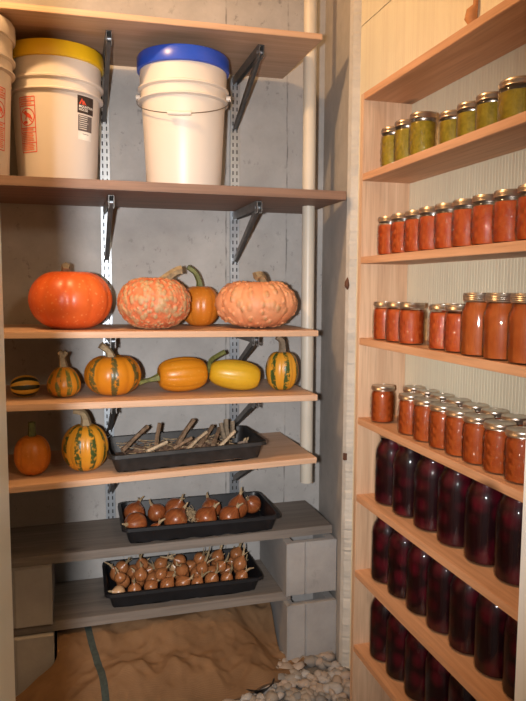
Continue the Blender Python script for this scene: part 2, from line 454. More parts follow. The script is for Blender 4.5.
plank('plywood_shelf', SX0, SX1, SY0, SY1, -.340, -.348, .020, 'ply', 'plywood shelf carrying six small squashes, below the warty pumpkins', group=G)
plank('plywood_shelf', SX0, SX1, SY0, SY1, -.582, -.558, .019, 'ply', 'plywood shelf carrying two pumpkins and the tray of dried stalks', group=G)
plank('wooden_shelf', SX0, .862, SY0, 2.425, .309, .312, .028, 'board_brown', 'dark brown wooden shelf board the white pails stand on')
plank('wooden_plank', -.62, .888, 2.135, 2.425, -.853, -.848, .03, 'board_grey', 'weathered grey plank carrying the tray of large onions', group='grey planks laid on concrete blocks')
plank('wooden_plank', -.62, .73, 2.13, 2.425, -1.073, -1.073, .032, 'board_grey', 'weathered grey plank carrying the tray of shallots, lowest of the shelves', group='grey planks laid on concrete blocks')
def shelf_z(i, x):
    zl, zr, x1 = {1: (.773,.790,SX1), 2: (.309,.312,.862), 3: (-.130,-.137,SX1), 4: (-.340,-.348,SX1), 5: (-.582,-.558,SX1), 6: (-.853,-.848,.888), 7: (-1.073,-1.073,.73)}[i]
    return H + zl + (zr-zl)/(x1+.17)*(x+.17)
TH = {1:.018, 2:.028, 3:.019, 4:.02, 5:.019}

# wall standards: slotted steel channels
STX = (.1255, .596)
for x, lab in zip(STX, ('left slotted steel shelf standard on the wall, behind the red pumpkin', 'right slotted steel shelf standard on the wall, behind the blue-lidded pail')):
    b = MB(); z0, z1 = H-.98, H+.79; w = .017
    b.box(x-w, x+w, YW-.0135, YW-.011, z0, z1); b.box(x-w, x-w+.0025, YW-.011, YW-.001, z0, z1); b.box(x+w-.0025, x+w, YW-.011, YW-.001, z0, z1)
    z = z0+.02
    while z < z1-.02:
        for s in (-1, 1): b.box(x+s*.0075-.0022, x+s*.0075+.0022, YW-.0142, YW-.0132, z, z+.014, 1)
        z += .0255
    tag(b.obj('shelf_standard', [M['galv'], M['slot']]), lab, 'shelf standard', 'slotted shelf standards on the back wall')
# brackets
names = {1: 'topmost plywood shelf', 2: 'dark brown shelf', 3: 'shelf of warty pumpkins', 4: 'shelf of small squashes', 5: 'shelf with the stalk tray'}
for si, x in enumerate(STX):
    for i in range(1, 6):
        zu = shelf_z(i, x)-TH[i]-.001
        big = i <= 2
        yt = 2.085 if i == 1 else (2.10 if i == 2 else 2.13)
        drop = .185 if big else .155
        t = thing('shelf_bracket', '%s steel bracket holding up the %s' % (('left', 'right')[si], names[i]), 'bracket', (x, YW-.014, zu), group='steel shelf brackets')
        L = YW-.014-yt
        b = MB()
        for s in (-1, 1): b.box(s*.0075-.001, s*.0075+.001, -L, 0, -.030, 0)
        b.box(-.0085, .0085, -L, 0, -.002, 0)
        for s in (-1, 1):                                   # rounded nose with hook teeth
            b.box(s*.0075-.0012, s*.0075+.0012, -L-.012, -L, -.034, -.004)
            for k in range(3): b.box(s*.0075-.0012, s*.0075+.0012, -L-.010+k*.012, -L-.004+k*.012, -.040, -.034)
        b.obj('arm', M['galv_dark'], t, bevel=.0006)
        b = MB()
        for s in (-1, 1): b.bar((s*.006, -L+.02, -.026), (s*.006, -.002, -drop), .0016, .020)
        b.bar((0, -L+.02, -.026), (0, -.002, -drop), .012, .002)
        b.obj('strut', M['galv_dark'] if not (big and si == 0) else M['galv_dark'], t)
        b = MB(); b.tube([(-.0095, -L+.012, -.02), (.0095, -L+.012, -.02)], .006, 12); b.obj('rivet', M['galv'], t)

# plastic pipe
b = MB(); b.tube([(.803, 2.2, CEIL-.01), (.806, 2.2, H-.02), (.8085, 2.2, H-.702)], .0225, 28)
tag(b.obj('plastic_pipe', M['pvc']), 'cream plastic pipe hanging in the corner at the right shelf ends', 'pipe')

# concrete blocks
def block(name, x0, x1, y0, y1, z0, z1, label, group='concrete blocks under the grey planks', rot=0):
    b = MB()
    # end face with a raised rib pair and a shallow recessed middle
    cx = (x0+x1)/2; pr = []
    w = x1-x0
    xs = [(0, 0), (.03, 0), (.032, .004), (.36, .004), (.365, 0), (.385, .007), (.40, .007), (.42, .003), (.96, .003), (.965, 0), (1, 0)]
    front = [(x0+w*a, y0+d) for a, d in xs]
    ins = [(x0+.03, y0+.028), (x1-.03, y0+.028), (x1-.03, y0+.16), (x0+.03, y0+.16)]
    loop = front + [(x1, y1), (x0, y1)]
    k = len(loop)
    vs = [(x, y, z) for z in (z0, z1) for x, y in loop]
    b.add(vs, [(i, (i+1) % k, k+(i+1) % k, k+i) for i in range(k)] + [tuple(range(k))[::-1]])
    top = [(x, y, z1) for x, y in loop] + [(x, y, z1) for x, y in ins] + [(x, y, z1-.12) for x, y in ins]
    m_ = len(front)-1
    b.add(top, [tuple(range(m_+1)) + (k+1, k), (m_, m_+1, k+2, k+1), (m_+1, m_+2, k+3, k+2), (m_+2, 0, k, k+3),
                (k, k+1, k+5, k+4), (k+1, k+2, k+6, k+5), (k+2, k+3, k+7, k+6), (k+3, k, k+4, k+7), (k+4, k+5, k+6, k+7)])
    o = b.obj(name, [M['block'], M['slot']], bevel=.002)
    return tag(o, label, 'concrete block', group)
block('concrete_block', .700, .886, 2.090, 2.43, H-1.073, H-.8835, 'grey concrete block at right, upper of two, under the upper grey plank')
block('concrete_block', .702, .887, 2.085, 2.43, .012, H-1.1065, 'grey concrete block at right on the gravel, lower of two')
block('concrete_block', -.266, -.076, 2.112, 2.43, H-1.073, H-.8835, 'shaded concrete block at left, upper of two, under the upper grey plank')
block('concrete_block', -.266, -.074, 2.105, 2.43, .012, H-1.1065, 'shaded concrete block at left beside the burlap, lower of two')

# ------------------------------------------------------------------ pails
def pail_profile(h):
    return [(.118, 0), (.1195, .004), (.133, h-.115), (.1335, h-.112), (.1445, h-.108), (.1445, h-.104), (.1365, h-.100), (.137, h-.077), (.146, h-.073), (.146, h-.068), (.138, h-.064), (.139, h-.03), (.139, h-.012)]
def rad_at(z, h): return .1195 + (.133-.1195)*(z-.004)/(h-.119)
def on_pail(u, z, h, off): r = rad_at(z, h)+off; return (r*math.sin(u), -r*math.cos(u), z)
def pail_patch(b, u0, u1, z0, z1, h, off=.0008, mi=0, n=10):
    vs = [on_pail(u0+(u1-u0)*i/n, z, h, off) for z in (z0, z1) for i in range(n+1)]
    b.add(vs, [(i, i+1, n+2+i, n+1+i) for i in range(n)], mi, True)
def pail_poly(b, pts, uc, z0, h, off, mi=0):
    if len(pts) == 4 and max(p[0] for p in pts)-min(p[0] for p in pts) > .006:      # follow the curve of the pail
        n = 8; lo = [(pts[0][0]+(pts[1][0]-pts[0][0])*i/n, pts[0][1]+(pts[1][1]-pts[0][1])*i/n) for i in range(n+1)]
        hi = [(pts[3][0]+(pts[2][0]-pts[3][0])*i/n, pts[3][1]+(pts[2][1]-pts[3][1])*i/n) for i in range(n+1)]
        b.add([on_pail(uc+x/.13, z0+y, h, off) for x, y in lo+hi], [(i, i+1, n+2+i, n+1+i) for i in range(n)], mi, True); return
    b.add([on_pail(uc+x/.13, z0+y, h, off) for x, y in pts], [tuple(range(len(pts)))], mi, True)
def pail_text(txt, size, uc, z0, h, off, m, name, parent, align='LEFT'):
    cu = bpy.data.curves.new('lettering', 'FONT'); cu.body = txt; cu.size = size; cu.align_x = align; cu.resolution_u = 2; cu.offset = size*.02
    o = bpy.data.objects.new('lettering', cu); COL.objects.link(o)
    dg = bpy.context.evaluated_depsgraph_get(); me = bpy.data.meshes.new_from_object(o.evaluated_get(dg))
    bpy.data.objects.remove(o)
    for v in me.vertices: v.co = on_pail(uc+v.co.x/.13, z0+v.co.y, h, off)
    me.materials.clear(); me.materials.append(m)
    q = bpy.data.objects.new(name, me); COL.objects.link(q); q.parent = parent
    return q
def pail(loc, lidmat, label, h=.385, rz=0, handle=True):
    t = thing('plastic_pail', label, 'pail', loc, (0,0,rz), 'white plastic pails on the dark shelf')
    b = MB(); b.lathe(pail_profile(h), 64); b.obj('body', M['pail'], t)
    b = MB(); b.lathe([(.1425, h-.014), (.1475, h-.012), (.148, h-.006), (.1475, h+.026), (.144, h+.032), (.134, h+.033), (.130, h+.024), (0, h+.024)], 64)
    b.obj('lid', lidmat, t)
    if handle:
        w = MB(); g = MB(); zl = h-.088; pts = []
        for i in range(41):
            a = PI*i/40; x = .1485*math.cos(a); y = -.152*math.sin(a)
            pts.append((x, y, zl-.085*math.sin(a)**.8))
        w.tube(pts, .0016, 8); hd = w.obj('handle', M['wire'], t)
        g.tube(pts[17:24], .0075, 12); g.obj('grip', M['pail'], hd)
        e = MB()
        for s in (-1, 1): e.tube([(s*.138, 0, zl), (s*.152, 0, zl)], .009, 14)
        e.obj('handle_ear', M['pail'], t)
    return t
ZP = shelf_z(2, .2)
def pz(x): return shelf_z(2, x)+.0005
blue = pail((.364, 2.18, pz(.364)), M['blue'], 'white pail with blue lid and wire handle hanging in front', rz=-.25)
yel = pail((-.03, 2.25, pz(-.022)), M['yellow'], 'white pail with yellow lid and a dark sticker', handle=False)
wh = pail((-.285, 2.10, pz(-.3)), M['pail'], 'white pail with white lid, cut off by the left picture edge', h=.403, handle=False)
def warning(t, h, uc, z0, z1, w):
    b = MB(); d = .0026; W2 = w/2
    for x in (-W2, W2): pail_poly(b, [(x-d/2, 0), (x+d/2, 0), (x+d/2, z1-z0), (x-d/2, z1-z0)], uc, z0, h, .0009)
    Ht = z1-z0
    for y in (0, Ht*.17, Ht*.36, Ht*.44, Ht*.84, Ht*.92, Ht): pail_poly(b, [(-W2, y-d/2), (W2, y-d/2), (W2, y+d/2), (-W2, y+d/2)], uc, z0, h, .0009)
    yc = Ht*.64; rO = w*.47
    for i in range(36):
        a0, a1 = 2*PI*i/36, 2*PI*(i+1)/36
        pail_poly(b, [((rO)*math.cos(a0), yc+rO*math.sin(a0)), (rO*math.cos(a1), yc+rO*math.sin(a1)), ((rO-.003)*math.cos(a1), yc+(rO-.003)*math.sin(a1)), ((rO-.003)*math.cos(a0), yc+(rO-.003)*math.sin(a0))], uc, z0, h, .0009)
    def ell(cx, cy, rx, ry, a=0):
        pail_poly(b, [(cx+rx*math.cos(q)*math.cos(a)-ry*math.sin(q)*math.sin(a), cy+rx*math.cos(q)*math.sin(a)+ry*math.sin(q)*math.cos(a)) for q in [2*PI*k/16 for k in range(16)]], uc, z0, h, .0009)
    s = w/.04
    ell(-.004*s, yc+.009*s, .0042*s, .0042*s); ell(.003*s, yc+.003*s, .009*s, .0042*s, -.6); ell(.010*s, yc-.003*s, .005*s, .002*s, -.9); ell(-.003*s, yc-.001*s, .005*s, .0016*s, 1.1); ell(-.005*s, yc-.011*s, .006*s, .0032*s)
    ca = math.radians(-45); c, sn = math.cos(ca), math.sin(ca)
    pail_poly(b, [(rO*c-.001, yc+rO*sn-.001), (rO*c+.001, yc+rO*sn+.001), (-rO*c+.001, yc-rO*sn+.001), (-rO*c-.001, yc-rO*sn-.001)], uc, z0, h, .0011)
    for (ya, yb, rws) in ((.03,.155,4), (.19,.345,5), (.38,.43,1), (.855,.905,1), (.935,.985,1)):
        for k in range(rws):
            y = Ht*(ya+(yb-ya)*(k+.5)/rws); hh = Ht*(yb-ya)/rws*.36; L = W2*R.uniform(.6, .86)
            pail_poly(b, [(-W2*.86, y-hh), (L, y-hh), (L, y+hh), (-W2*.86, y+hh)], uc, z0, h, .0009, 1)
    o = b.obj('printed_warning', [M['redink'], M['redpale']], t); o['label'] = 'red printed child warning panel'
warning(yel, .385, -.70, .095, .255, .056)
warning(wh, .403, .95, .075, .245, .05)
b = MB(); hY = .385; U0, U1 = .49, .97
pail_patch(b, U0, U1, .218, .270, hY, .0007, 0); pail_patch(b, U0+.02, U1-.04, .166, .213, hY, .0007, 1); pail_patch(b, U0+.02, U1-.05, .140, .1655, hY, .0007, 2)
def up(x, z): return [(a-.0, bq) for a, bq in zip(x, z)]
for pts in ([(.0045,.026),(.0145,.0445),(.024,.026),(.0185,.026),(.0145,.036),(.010,.026)], [(.014,.026),(.0215,.039),(.031,.026),(.026,.026),(.0215,.0325),(.018,.026)]):
    pail_poly(b, pts, U0, .218, hY, .0018, 3)
for k in range(7): pail_poly(b, [(.006, .006+k*.006), (.006+R.uniform(.024,.04), .006+k*.006), (.006+.03, .0078+k*.006), (.006, .0078+k*.006)], U0, .166, hY, .0012, 2)
pail_poly(b, [(.018,.017),(.042,.017),(.042,.0185),(.018,.0185)], U0, .140, hY, .0012, 1)
lab = b.obj('sticker', [M['black'], M['labelgrey'], M['white'], M['redink'], M['redpale']], yel); lab['label'] = 'black and grey sticker with red peaks and white lettering'
pail_text('MOUNTAIN', 0.0102, U0+.0045/.13, .218+.0165, hY, .0014, M['white'], 'lettering', lab)
pail_text('HOUSE', 0.0102, U0+.0045/.13, .218+.0075, hY, .0014, M['white'], 'lettering', lab)

# ------------------------------------------------------------------ pumpkins and squashes
def squash_mesh(name, r, h, ribs, depth, m, parent, dimple=.25, power=1.0, warts=0, wsize=.011, wh_=.006, seed=0, egg=0.0, matrix=None, lump=.0, n=96, k=56):
    rr = np.random.RandomState(seed)
    th = np.linspace(0, 2*PI, n, endpoint=False); ph = np.linspace(-PI/2, PI/2, k)
    T, P = np.meshgrid(th, ph)
    cp = np.sign(np.cos(P))*np.abs(np.cos(P))**power; sp = np.sin(P)
    rib = 1 - depth*(1-np.abs(np.cos(T*ribs/2 + .4)))**2*np.abs(np.cos(P))**.6
    low = 1 + lump*np.sin(2*T+seed)*np.cos(P) + lump*.6*np.sin(3*T+2*seed)
    rad = r*cp*rib*low*(1 - egg*sp)
    z = h/2*sp
    z = z - h*dimple*.5*np.exp(-(rad/(r*.36))**2)*(sp > 0) + h*dimple*.3*np.exp(-(rad/(r*.3))**2)*(sp < 0)
    X = rad*np.cos(T); Y = rad*np.sin(T)
    V = np.stack([X, Y, z], -1).reshape(-1, 3)
    wa = np.zeros(len(V))
    if warts:
        d = V/np.linalg.norm(V, axis=1)[:, None]
        c0 = rr.normal(size=(warts, 3)); c0 /= np.linalg.norm(c0, axis=1)[:, None]
        P0 = c0*np.array([r, r, h/2]); s = wsize*rr.uniform(.5, 1.35, warts); am = rr.uniform(.5, 1.2, warts)
        Q = d*np.array([r, r, h/2])
        for i in range(warts):
            dd = np.linalg.norm(Q-P0[i], axis=1)/s[i]
            wa = np.maximum(wa, am[i]*np.clip(1-dd**2, 0, 1)**.7)
        V = V + d*(wa*wh_)[:, None]
    V[:, 2] -= V[:, 2].min()
    fs = [(i*n+j, i*n+(j+1) % n, (i+1)*n+(j+1) % n, (i+1)*n+j) for i in range(k-1) for j in range(n)]
    me = bpy.data.meshes.new(name)
    V[:, 2] -= h/2
    if matrix is not None:
        pass
    me.from_pydata(V.tolist(), [], fs); me.materials.append(m); me.polygons.foreach_set('use_smooth', [True]*len(fs))
    if warts:
        at = me.attributes.new('wart', 'FLOAT', 'POINT'); at.data.foreach_set('value', wa.tolist())
    o = bpy.data.objects.new(name, me); COL.objects.link(o); o.parent = parent
    o.location = (0, 0, h/2)
    return o
def stem(parent, pts, rads, m, ridges=.16):
    P = [Vector(p) for p in pts]; q = []; rq = []
    k = len(P)-1
    for i in range(k):                                        # catmull-rom so the stem bends smoothly
        p0, p1, p2, p3 = P[max(i-1,0)], P[i], P[i+1], P[min(i+2,k)]
        for s in range(4):
            t = s/4; q.append(.5*((2*p1)+(p2-p0)*t+(2*p0-5*p1+4*p2-p3)*t*t+(3*p1-p0-3*p2+p3)*t**3)); rq.append(rads[i]+(rads[i+1]-rads[i])*t)
    q.append(P[-1]); rq.append(rads[-1])
    b = MB(); b.tube(q, rq, 15, ridges=ridges); return b.obj('stem', M[m], parent)
def sq(name, cat, label, sh, x, y, group): return thing(name, label, cat, (x, y, shelf_z(sh, x)+.0005), group=group)
GP = 'pumpkins and squashes on the plywood shelves'
t = sq('pumpkin', 'pumpkin', 'big smooth red-orange pumpkin with short stub stem', 3, 0.0, 2.16, GP)
squash_mesh('rind', .126, .196, 10, .05, M['red_pumpkin'], t, .2, .85, seed=1, lump=.012)
stem(t, [(-.012,-.01,.165), (-.013,-.016,.184), (-.012,-.032,.196)], [.015,.012,.0115], 'stem_tan')
t = sq('pumpkin', 'pumpkin', 'squat tan pumpkin densely covered in warts, with crooked stem', 3, .257, 2.14, GP)
squash_mesh('rind', .116, .168, 9, .03, M['warty_tan'], t, .12, .85, warts=1100, wsize=.0078, wh_=.0042, seed=4, lump=.015, n=260, k=150)
stem(t, [(.03,-.02,.15), (.05,-.03,.172), (.07,-.035,.185), (.085,-.035,.188)], [.018,.012,.011,.013], 'stem_tan')
t = sq('pumpkin', 'pumpkin', 'small round orange pumpkin tucked between the two warty pumpkins', 3, .436, 2.285, GP)
squash_mesh('rind', .070, .15, 10, .05, M['orange'], t, .14, .85, seed=2)
stem(t, [(0,0,.128), (-.003,-.003,.155), (-.018,-.008,.185), (-.045,-.01,.205)], [.013,.0095,.0085,.008], 'stem_green')
t = sq('pumpkin', 'pumpkin', 'broad pale pink warty pumpkin at the right end of its shelf', 3, .604, 2.15, GP)
squash_mesh('rind', .136, .164, 10, .05, M['warty_pink'], t, .22, .8, warts=260, wsize=.0085, wh_=.006, seed=9, lump=.02, n=240, k=140)
stem(t, [(.018,-.02,.135), (.012,-.035,.16), (-.005,-.05,.176), (-.02,-.055,.172)], [.018,.013,.013,.015], 'stem_tan')
# shelf of small squashes
t = sq('squash', 'squash', 'tiny dark green and yellow striped squash lying at the far left', 4, -.139, 2.13, GP)
o = squash_mesh('rind', .034, .088, 8, .05, M['stripe_dark'], t, .06, .8, seed=3); o.rotation_euler = (0, PI/2, .2); o.location = (0, 0, .0345)
t = sq('squash', 'squash', 'small upright striped squash with forked stem, beside the tiny dark one', 4, -.026, 2.12, GP)
squash_mesh('rind', .050, .098, 9, .05, M['stripe_fine'], t, .05, .85, egg=.22, seed=5)
o = stem(t, [(0,0,.088), (-.003,0,.115), (-.005,-.002,.132), (-.012,-.003,.142)], [.014,.0095,.0085,.008], 'stem_tan')
b = MB(); b.tube([(-.003,0,.12), (.010,-.002,.140)], [.0075,.007], 10); o2 = b.obj('stem', M['stem_tan'], t)
t = sq('pumpkin', 'pumpkin', 'wide orange pumpkin with scribbled dark streaks and tilted stem', 4, .125, 2.14, GP)
squash_mesh('rind', .090, .134, 10, .05, M['stripe_wide'], t, .18, .8, seed=6, lump=.01)
stem(t, [(-.006,-.01,.115), (-.012,-.012,.138), (-.028,-.015,.152), (-.038,-.018,.160)], [.016,.010,.0095,.011], 'stem_tan')
t = sq('squash', 'squash', 'orange oblong squash lying with its green stem pointing left', 4, .348, 2.15, GP)
o = squash_mesh('rind', .058, .166, 10, .04, M['orange_squash'], t, .08, .55, seed=8); o.rotation_euler = (0, -PI/2-.03, .08); o.location = (0, 0, .0575)
stem(t, [(-.076,-.004,.05), (-.10,-.006,.044), (-.125,-.012,.040), (-.143,-.016,.035)], [.014,.008,.007,.0085], 'stem_green', .1)
t = sq('squash', 'squash', 'yellow oblong squash lying at a slant, its stem curling up', 4, .522, 2.135, GP)
o = squash_mesh('rind', .051, .176, 10, .02, M['yellow_squash'], t, .05, .62, seed=11, egg=.05); o.rotation_euler = (0, -PI/2+.14, -.12); o.location = (0, 0, .0545)
stem(t, [(-.08,.0,.068), (-.075,.03,.098), (-.045,.045,.116), (-.02,.045,.128)], [.011,.0075,.007,.008], 'stem_green', .1)
M['stripe_broad'] = squash_mat('green striped squash', (.58,.25,.015), (.66,.31,.03), 7, (.05,.085,.02), width=.42, patch=55)
t = sq('squash', 'squash', 'upright orange squash with bold green stripes at the shelf\'s right end', 4, .690, 2.13, GP)
squash_mesh('rind', .057, .136, 9, .06, M['stripe_broad'], t, .08, .72, seed=12)
stem(t, [(.002,0,.125), (.001,0,.15), (-.004,-.004,.17), (-.022,-.006,.182)], [.014,.0105,.0105,.009], 'stem_grey')
# shelf with the stalk tray
t = sq('pumpkin', 'pumpkin', 'plain orange pumpkin with straight green stem, at left in shadow', 5, -.124, 2.12, GP)
squash_mesh('rind', .055, .126, 10, .05, M['orange'], t, .06, .78, seed=13)
stem(t, [(0,0,.115), (0,-.002,.14), (.001,-.003,.165)], [.012,.010,.0095], 'stem_green')
t = sq('squash', 'squash', 'tall orange squash with dark dashed stripes and hooked stem', 5, .034, 2.115, GP)
squash_mesh('rind', .072, .152, 10, .06, M['stripe_bold'], t, .08, .85, seed=14)
stem(t, [(.004,0,.14), (.002,-.002,.165), (-.008,-.006,.184), (-.034,-.008,.190)], [.017,.012,.010,.0075], 'stem_tan')

# ------------------------------------------------------------------ trays
def rrect(w, d, r, n=5, m=24):
    pts = []
    for cx, cy, a0 in ((w/2-r, -d/2+r, -PI/2), (w/2-r, d/2-r, 0), (-w/2+r, d/2-r, PI/2), (-w/2+r, -d/2+r, PI)):
        for i in range(n+1): a = a0+PI/2*i/n; pts.append((cx+r*math.cos(a), cy+r*math.sin(a)))
    out = []
    for i in range(len(pts)):                                 # subdivide the long runs
        p, q = Vector(pts[i]), Vector(pts[(i+1) % len(pts)]); L = (q-p).length; k = max(1, int(L/.012))
        for j in range(k): out.append(p.lerp(q, j/k))
    return out
def tray(label, loc, w, d, h, m, rz=0):
    t = thing('seed_tray', label, 'tray', loc, (0,0,rz), 'black plastic nursery trays')
    P = rrect(w, d, .025); k = len(P)
    def ring(s, z, wob=0): # s: inset from the rim outline
        return [(p.x*(1-2*s/w), p.y*(1-2*s/d), z + (wob*(.5+.5*math.sin(i*1.15)) if wob else 0)) for i, p in enumerate(P)]
    b = MB(); rings = [ring(.024, .004), ring(.010, h-.001), ring(.0085, h-.001), ring(.0225, .0, .006)]
    vs = [v for r_ in rings for v in r_]
    b.add(vs, [(a*k+i, a*k+(i+1) % k, (a+1)*k+(i+1) % k, (a+1)*k+i) for a in range(3) for i in range(k)] + [tuple(range(k)), tuple(range(3*k, 4*k))[::-1]], 0, True)
    b.obj('basin', M[m], t)
    b = MB(); rings = [ring(.010, h), ring(0, h), ring(-.001, h-.011), ring(.002, h-.011), ring(.0035, h-.003), ring(.0085, h-.003)]
    vs = [v for r_ in rings for v in r_]
    b.add(vs, [(a*k+i, a*k+(i+1) % k, (a+1)*k+(i+1) % k, (a+1)*k+i) for a in range(5) for i in range(k)])
    b.obj('rim', M[m], t)
    return t
def tz(i, x, y=0): return shelf_z(i, x)
tA = tray('dusty black tray of dried stalks on the lowest plywood shelf', (.354, 2.16, tz(5, .354)+.0005), .51, .275, .06, 'tray_dusty'); tA.rotation_euler = (0, -.0255, .03)
tB = tray('black tray of large onions on the upper grey plank', (.42, 2.27, tz(6, .42)+.0005), .545, .29, .06, 'tray', -.012)
tC = tray('black tray of shallots on the lower grey plank', (.362, 2.285, tz(7, .362)+.0005), .545, .285, .058, 'tray', -.012)

# dried stalks and bulbs in tray A
ZA = tz(5, .354)+.0045
def husk_bed():
    rr = np.random.RandomState(5); b = MB()
    nx, ny = 46, 20; g = []
    for j in range(ny+1):
        for i in range(nx+1):
            x = .135+.40*i/nx; y = 2.045+.225*j/ny
            e = min(i, nx-i, 8)/8*min(j, ny-j, 5)/5
            g.append((x, y, ZA + .024*(x-.354) + .004 + e*(.02+rr.uniform(0, .016))))
    b.add(g, [(j*(nx+1)+i, j*(nx+1)+i+1, (j+1)*(nx+1)+i+1, (j+1)*(nx+1)+i) for j in range(ny) for i in range(nx)], 0, False)
    for i in range(160):
        x = rr.uniform(.15, .52); y = rr.uniform(2.06, 2.26); a = rr.uniform(0, PI); L = rr.uniform(.01, .028)
        z = ZA+.024*(x-.354)+.034+rr.uniform(0, .008)
        b.bar((x-L*math.cos(a), y-L*math.sin(a)*.6, z), (x+L*math.cos(a), y+L*math.sin(a)*.6, z+rr.uniform(-.004, .006)), .004, .0015, mi=int(rr.randint(0, 2)))
    tag(b.obj('husks', [M['husk'], M['straw']]), 'brown papery husks and soil in the tray of stalks', 'husks', kind='stuff')
husk_bed()
stalks = [((.150,2.12,.040),(.239,2.20,.098),.0075,'twig','long dry stalk leaning right, leftmost in the dusty tray'),
          ((.258,2.13,.038),(.278,2.19,.108),.0065,'twig','upright dry stalk next to the leftmost leaning one'),
          ((.330,2.14,.042),(.396,2.20,.112),.0085,'twig','tall thick dry stalk leaning right in the middle of the tray'),
          ((.222,2.065,.046),(.290,2.10,.064),.006,'twig_pale','pale stalk lying low near the tray\'s front, left of centre'),
          ((.308,2.08,.046),(.372,2.105,.072),.006,'twig','short brown stalk lying at the foot of the tall thick one'),
          ((.350,2.06,.044),(.430,2.15,.078),.006,'twig_pale','long pale stalk lying right of the tall thick one'),
          ((.400,2.11,.045),(.462,2.20,.088),.007,'twig','brown stalk slanting up, left of the stub cluster'),
          ((.440,2.09,.046),(.482,2.18,.082),.0065,'twig','thin brown stalk in front of the stub cluster'),
          ((.455,2.065,.044),(.518,2.11,.084),.0065,'twig_pale','bright cream stalk leaning right in front of the stubs'),
          ((.494,2.16,.05),(.487,2.18,.100),.0075,'stem_grey','short dark upright stub, left one of the cluster'),
          ((.510,2.17,.05),(.508,2.19,.110),.009,'stem_grey','tallest dark upright stub of the cluster'),
          ((.523,2.165,.05),(.528,2.18,.104),.008,'stem_grey','short dark upright stub, right one of the cluster')]
for a, c, r, m, l in stalks:
    a = Vector(a)+Vector((0,0,ZA)); c = Vector(c)+Vector((0,0,ZA)); mid = (a+c)/2+Vector((R.uniform(-.003,.003), 0, R.uniform(-.002,.004)))
    t = thing('dried_stalk', l, 'stalk', a, group='dried stalks in the dusty tray')
    b = MB(); b.tube([Vector((0,0,0)), mid-a, c-a], [r*1.1, r*.9, r], 10, ridges=.1); b.obj('stalk', M[m], t)
    b = MB(); d = (c-a).normalized(); b.tube([c-a-d*.0005, c-a+d*.001], r*.72, 10); b.obj('cut_end', M['twig_pale' if m != 'twig_pale' else 'straw'], t)
# onion maker
def onion(name, cat, label, loc, r, m, group, tilt=(0,0), neck=.03, elong=1.0, roots=True, rz=0, neckm='straw', nr=.0045):
    t = thing(name, label, cat, loc, (tilt[0], tilt[1], rz), group)
    prof = [(0, -r*.93*elong), (r*.22, -r*.92*elong), (r*.6, -r*.75*elong), (r*.9, -r*.38*elong), (r, -.0*r), (r*.96, r*.3*elong), (r*.78, r*.62*elong), (r*.5, r*.88*elong), (r*.28, r*1.06*elong), (r*.17, r*1.25*elong)]
    b = MB(); b.lathe(prof, 26); b.obj('bulb', m, t)
    zt = r*1.2*elong
    b = MB(); bx, by = R.uniform(-.4, .4), R.uniform(-.4, .4)
    b.tube([(0,0,zt-.004), (bx*neck*.3, by*neck*.3, zt+neck*.5), (bx*neck, by*neck, zt+neck)], [r*.2, nr, nr*.5], 8)
    for q in range(2):
        a = R.uniform(0, 6.3); b.tube([(0,0,zt), (math.cos(a)*neck*.35, math.sin(a)*neck*.35, zt+neck*.55)], [nr*.8, .0008], 6)
    b.obj('neck', M[neckm], t)
    if roots:
        b = MB()
        for q in range(9):
            a = R.uniform(0, 6.3); rr = R.uniform(.3, .55)*r
            b.tube([(0,0,-r*.9*elong), (rr*.6*math.cos(a), rr*.6*math.sin(a), -r*1.02*elong), (rr*math.cos(a), rr*math.sin(a), -r*1.12*elong)], .0006, 5)
        b.obj('roots', M['straw'], t)
    return t
for x, y, r, l in ((.553,2.15,.017,'pale grey round bulb among the stalks, right of the dark stubs'), (.574,2.185,.013,'small pinkish bulb at the right end of the stalk tray'), (.575,2.10,.012,'small grey bulb at the front right of the stalk tray')):
    onion('dried_bulb', 'bulb', l, (x, y, ZA+.024*(x-.354)+r+.003), r, M['garlic'], 'bulbs in the dusty tray', (R.uniform(-.3,.3), R.uniform(.5,.9)), .012, .85, True)
# large onions in tray B
ZB = tz(6, .42)+.0045
on = [(.196,2.190,.037,'front left corner onion in the upper tray, large and round'),
      (.203,2.335,.034,'onion lying at the back left corner of the upper tray'),
      (.283,2.330,.030,'onion in the back row, second from left in the upper tray'),
      (.263,2.175,.0205,'dull dark onion wedged between the two big front left ones'),
      (.332,2.185,.038,'big coppery onion in the front row, third from left'),
      (.352,2.335,.036,'big onion in the back row behind the big coppery one'),
      (.438,2.185,.036,'flaking onion with dark streaks at the front of the upper tray'),
      (.480,2.310,.033,'streaky onion in the back row, behind the flaking one'),
      (.524,2.205,.034,'round glossy onion at the right end of the front row'),
      (.575,2.290,.034,'tall light orange onion behind the right front one'),
      (.640,2.325,.031,'onion at the back right corner of the upper tray, nearest the tray end')]
for i, (x, y, r, l) in enumerate(on):
    r *= 1.13; y = max(y, 2.165+r*.92) + (.006 if y < 2.25 else 0); y = min(y, 2.385-r*.9)
    up_ = i in (9,)
    tl = (R.uniform(-.4,.2), R.uniform(-.5,.5)) if up_ else (R.uniform(.3,1.1)*R.choice((-1,1)), R.uniform(-.8,.8))
    if i == 0: tl = (.2, -1.25)
    onion('onion', 'onion', l, (x, y, ZB+r*.97), r, M['onion'], 'large onions in the upper tray', tl, .026, 1.15 if up_ else .95, True, R.uniform(0, 6))
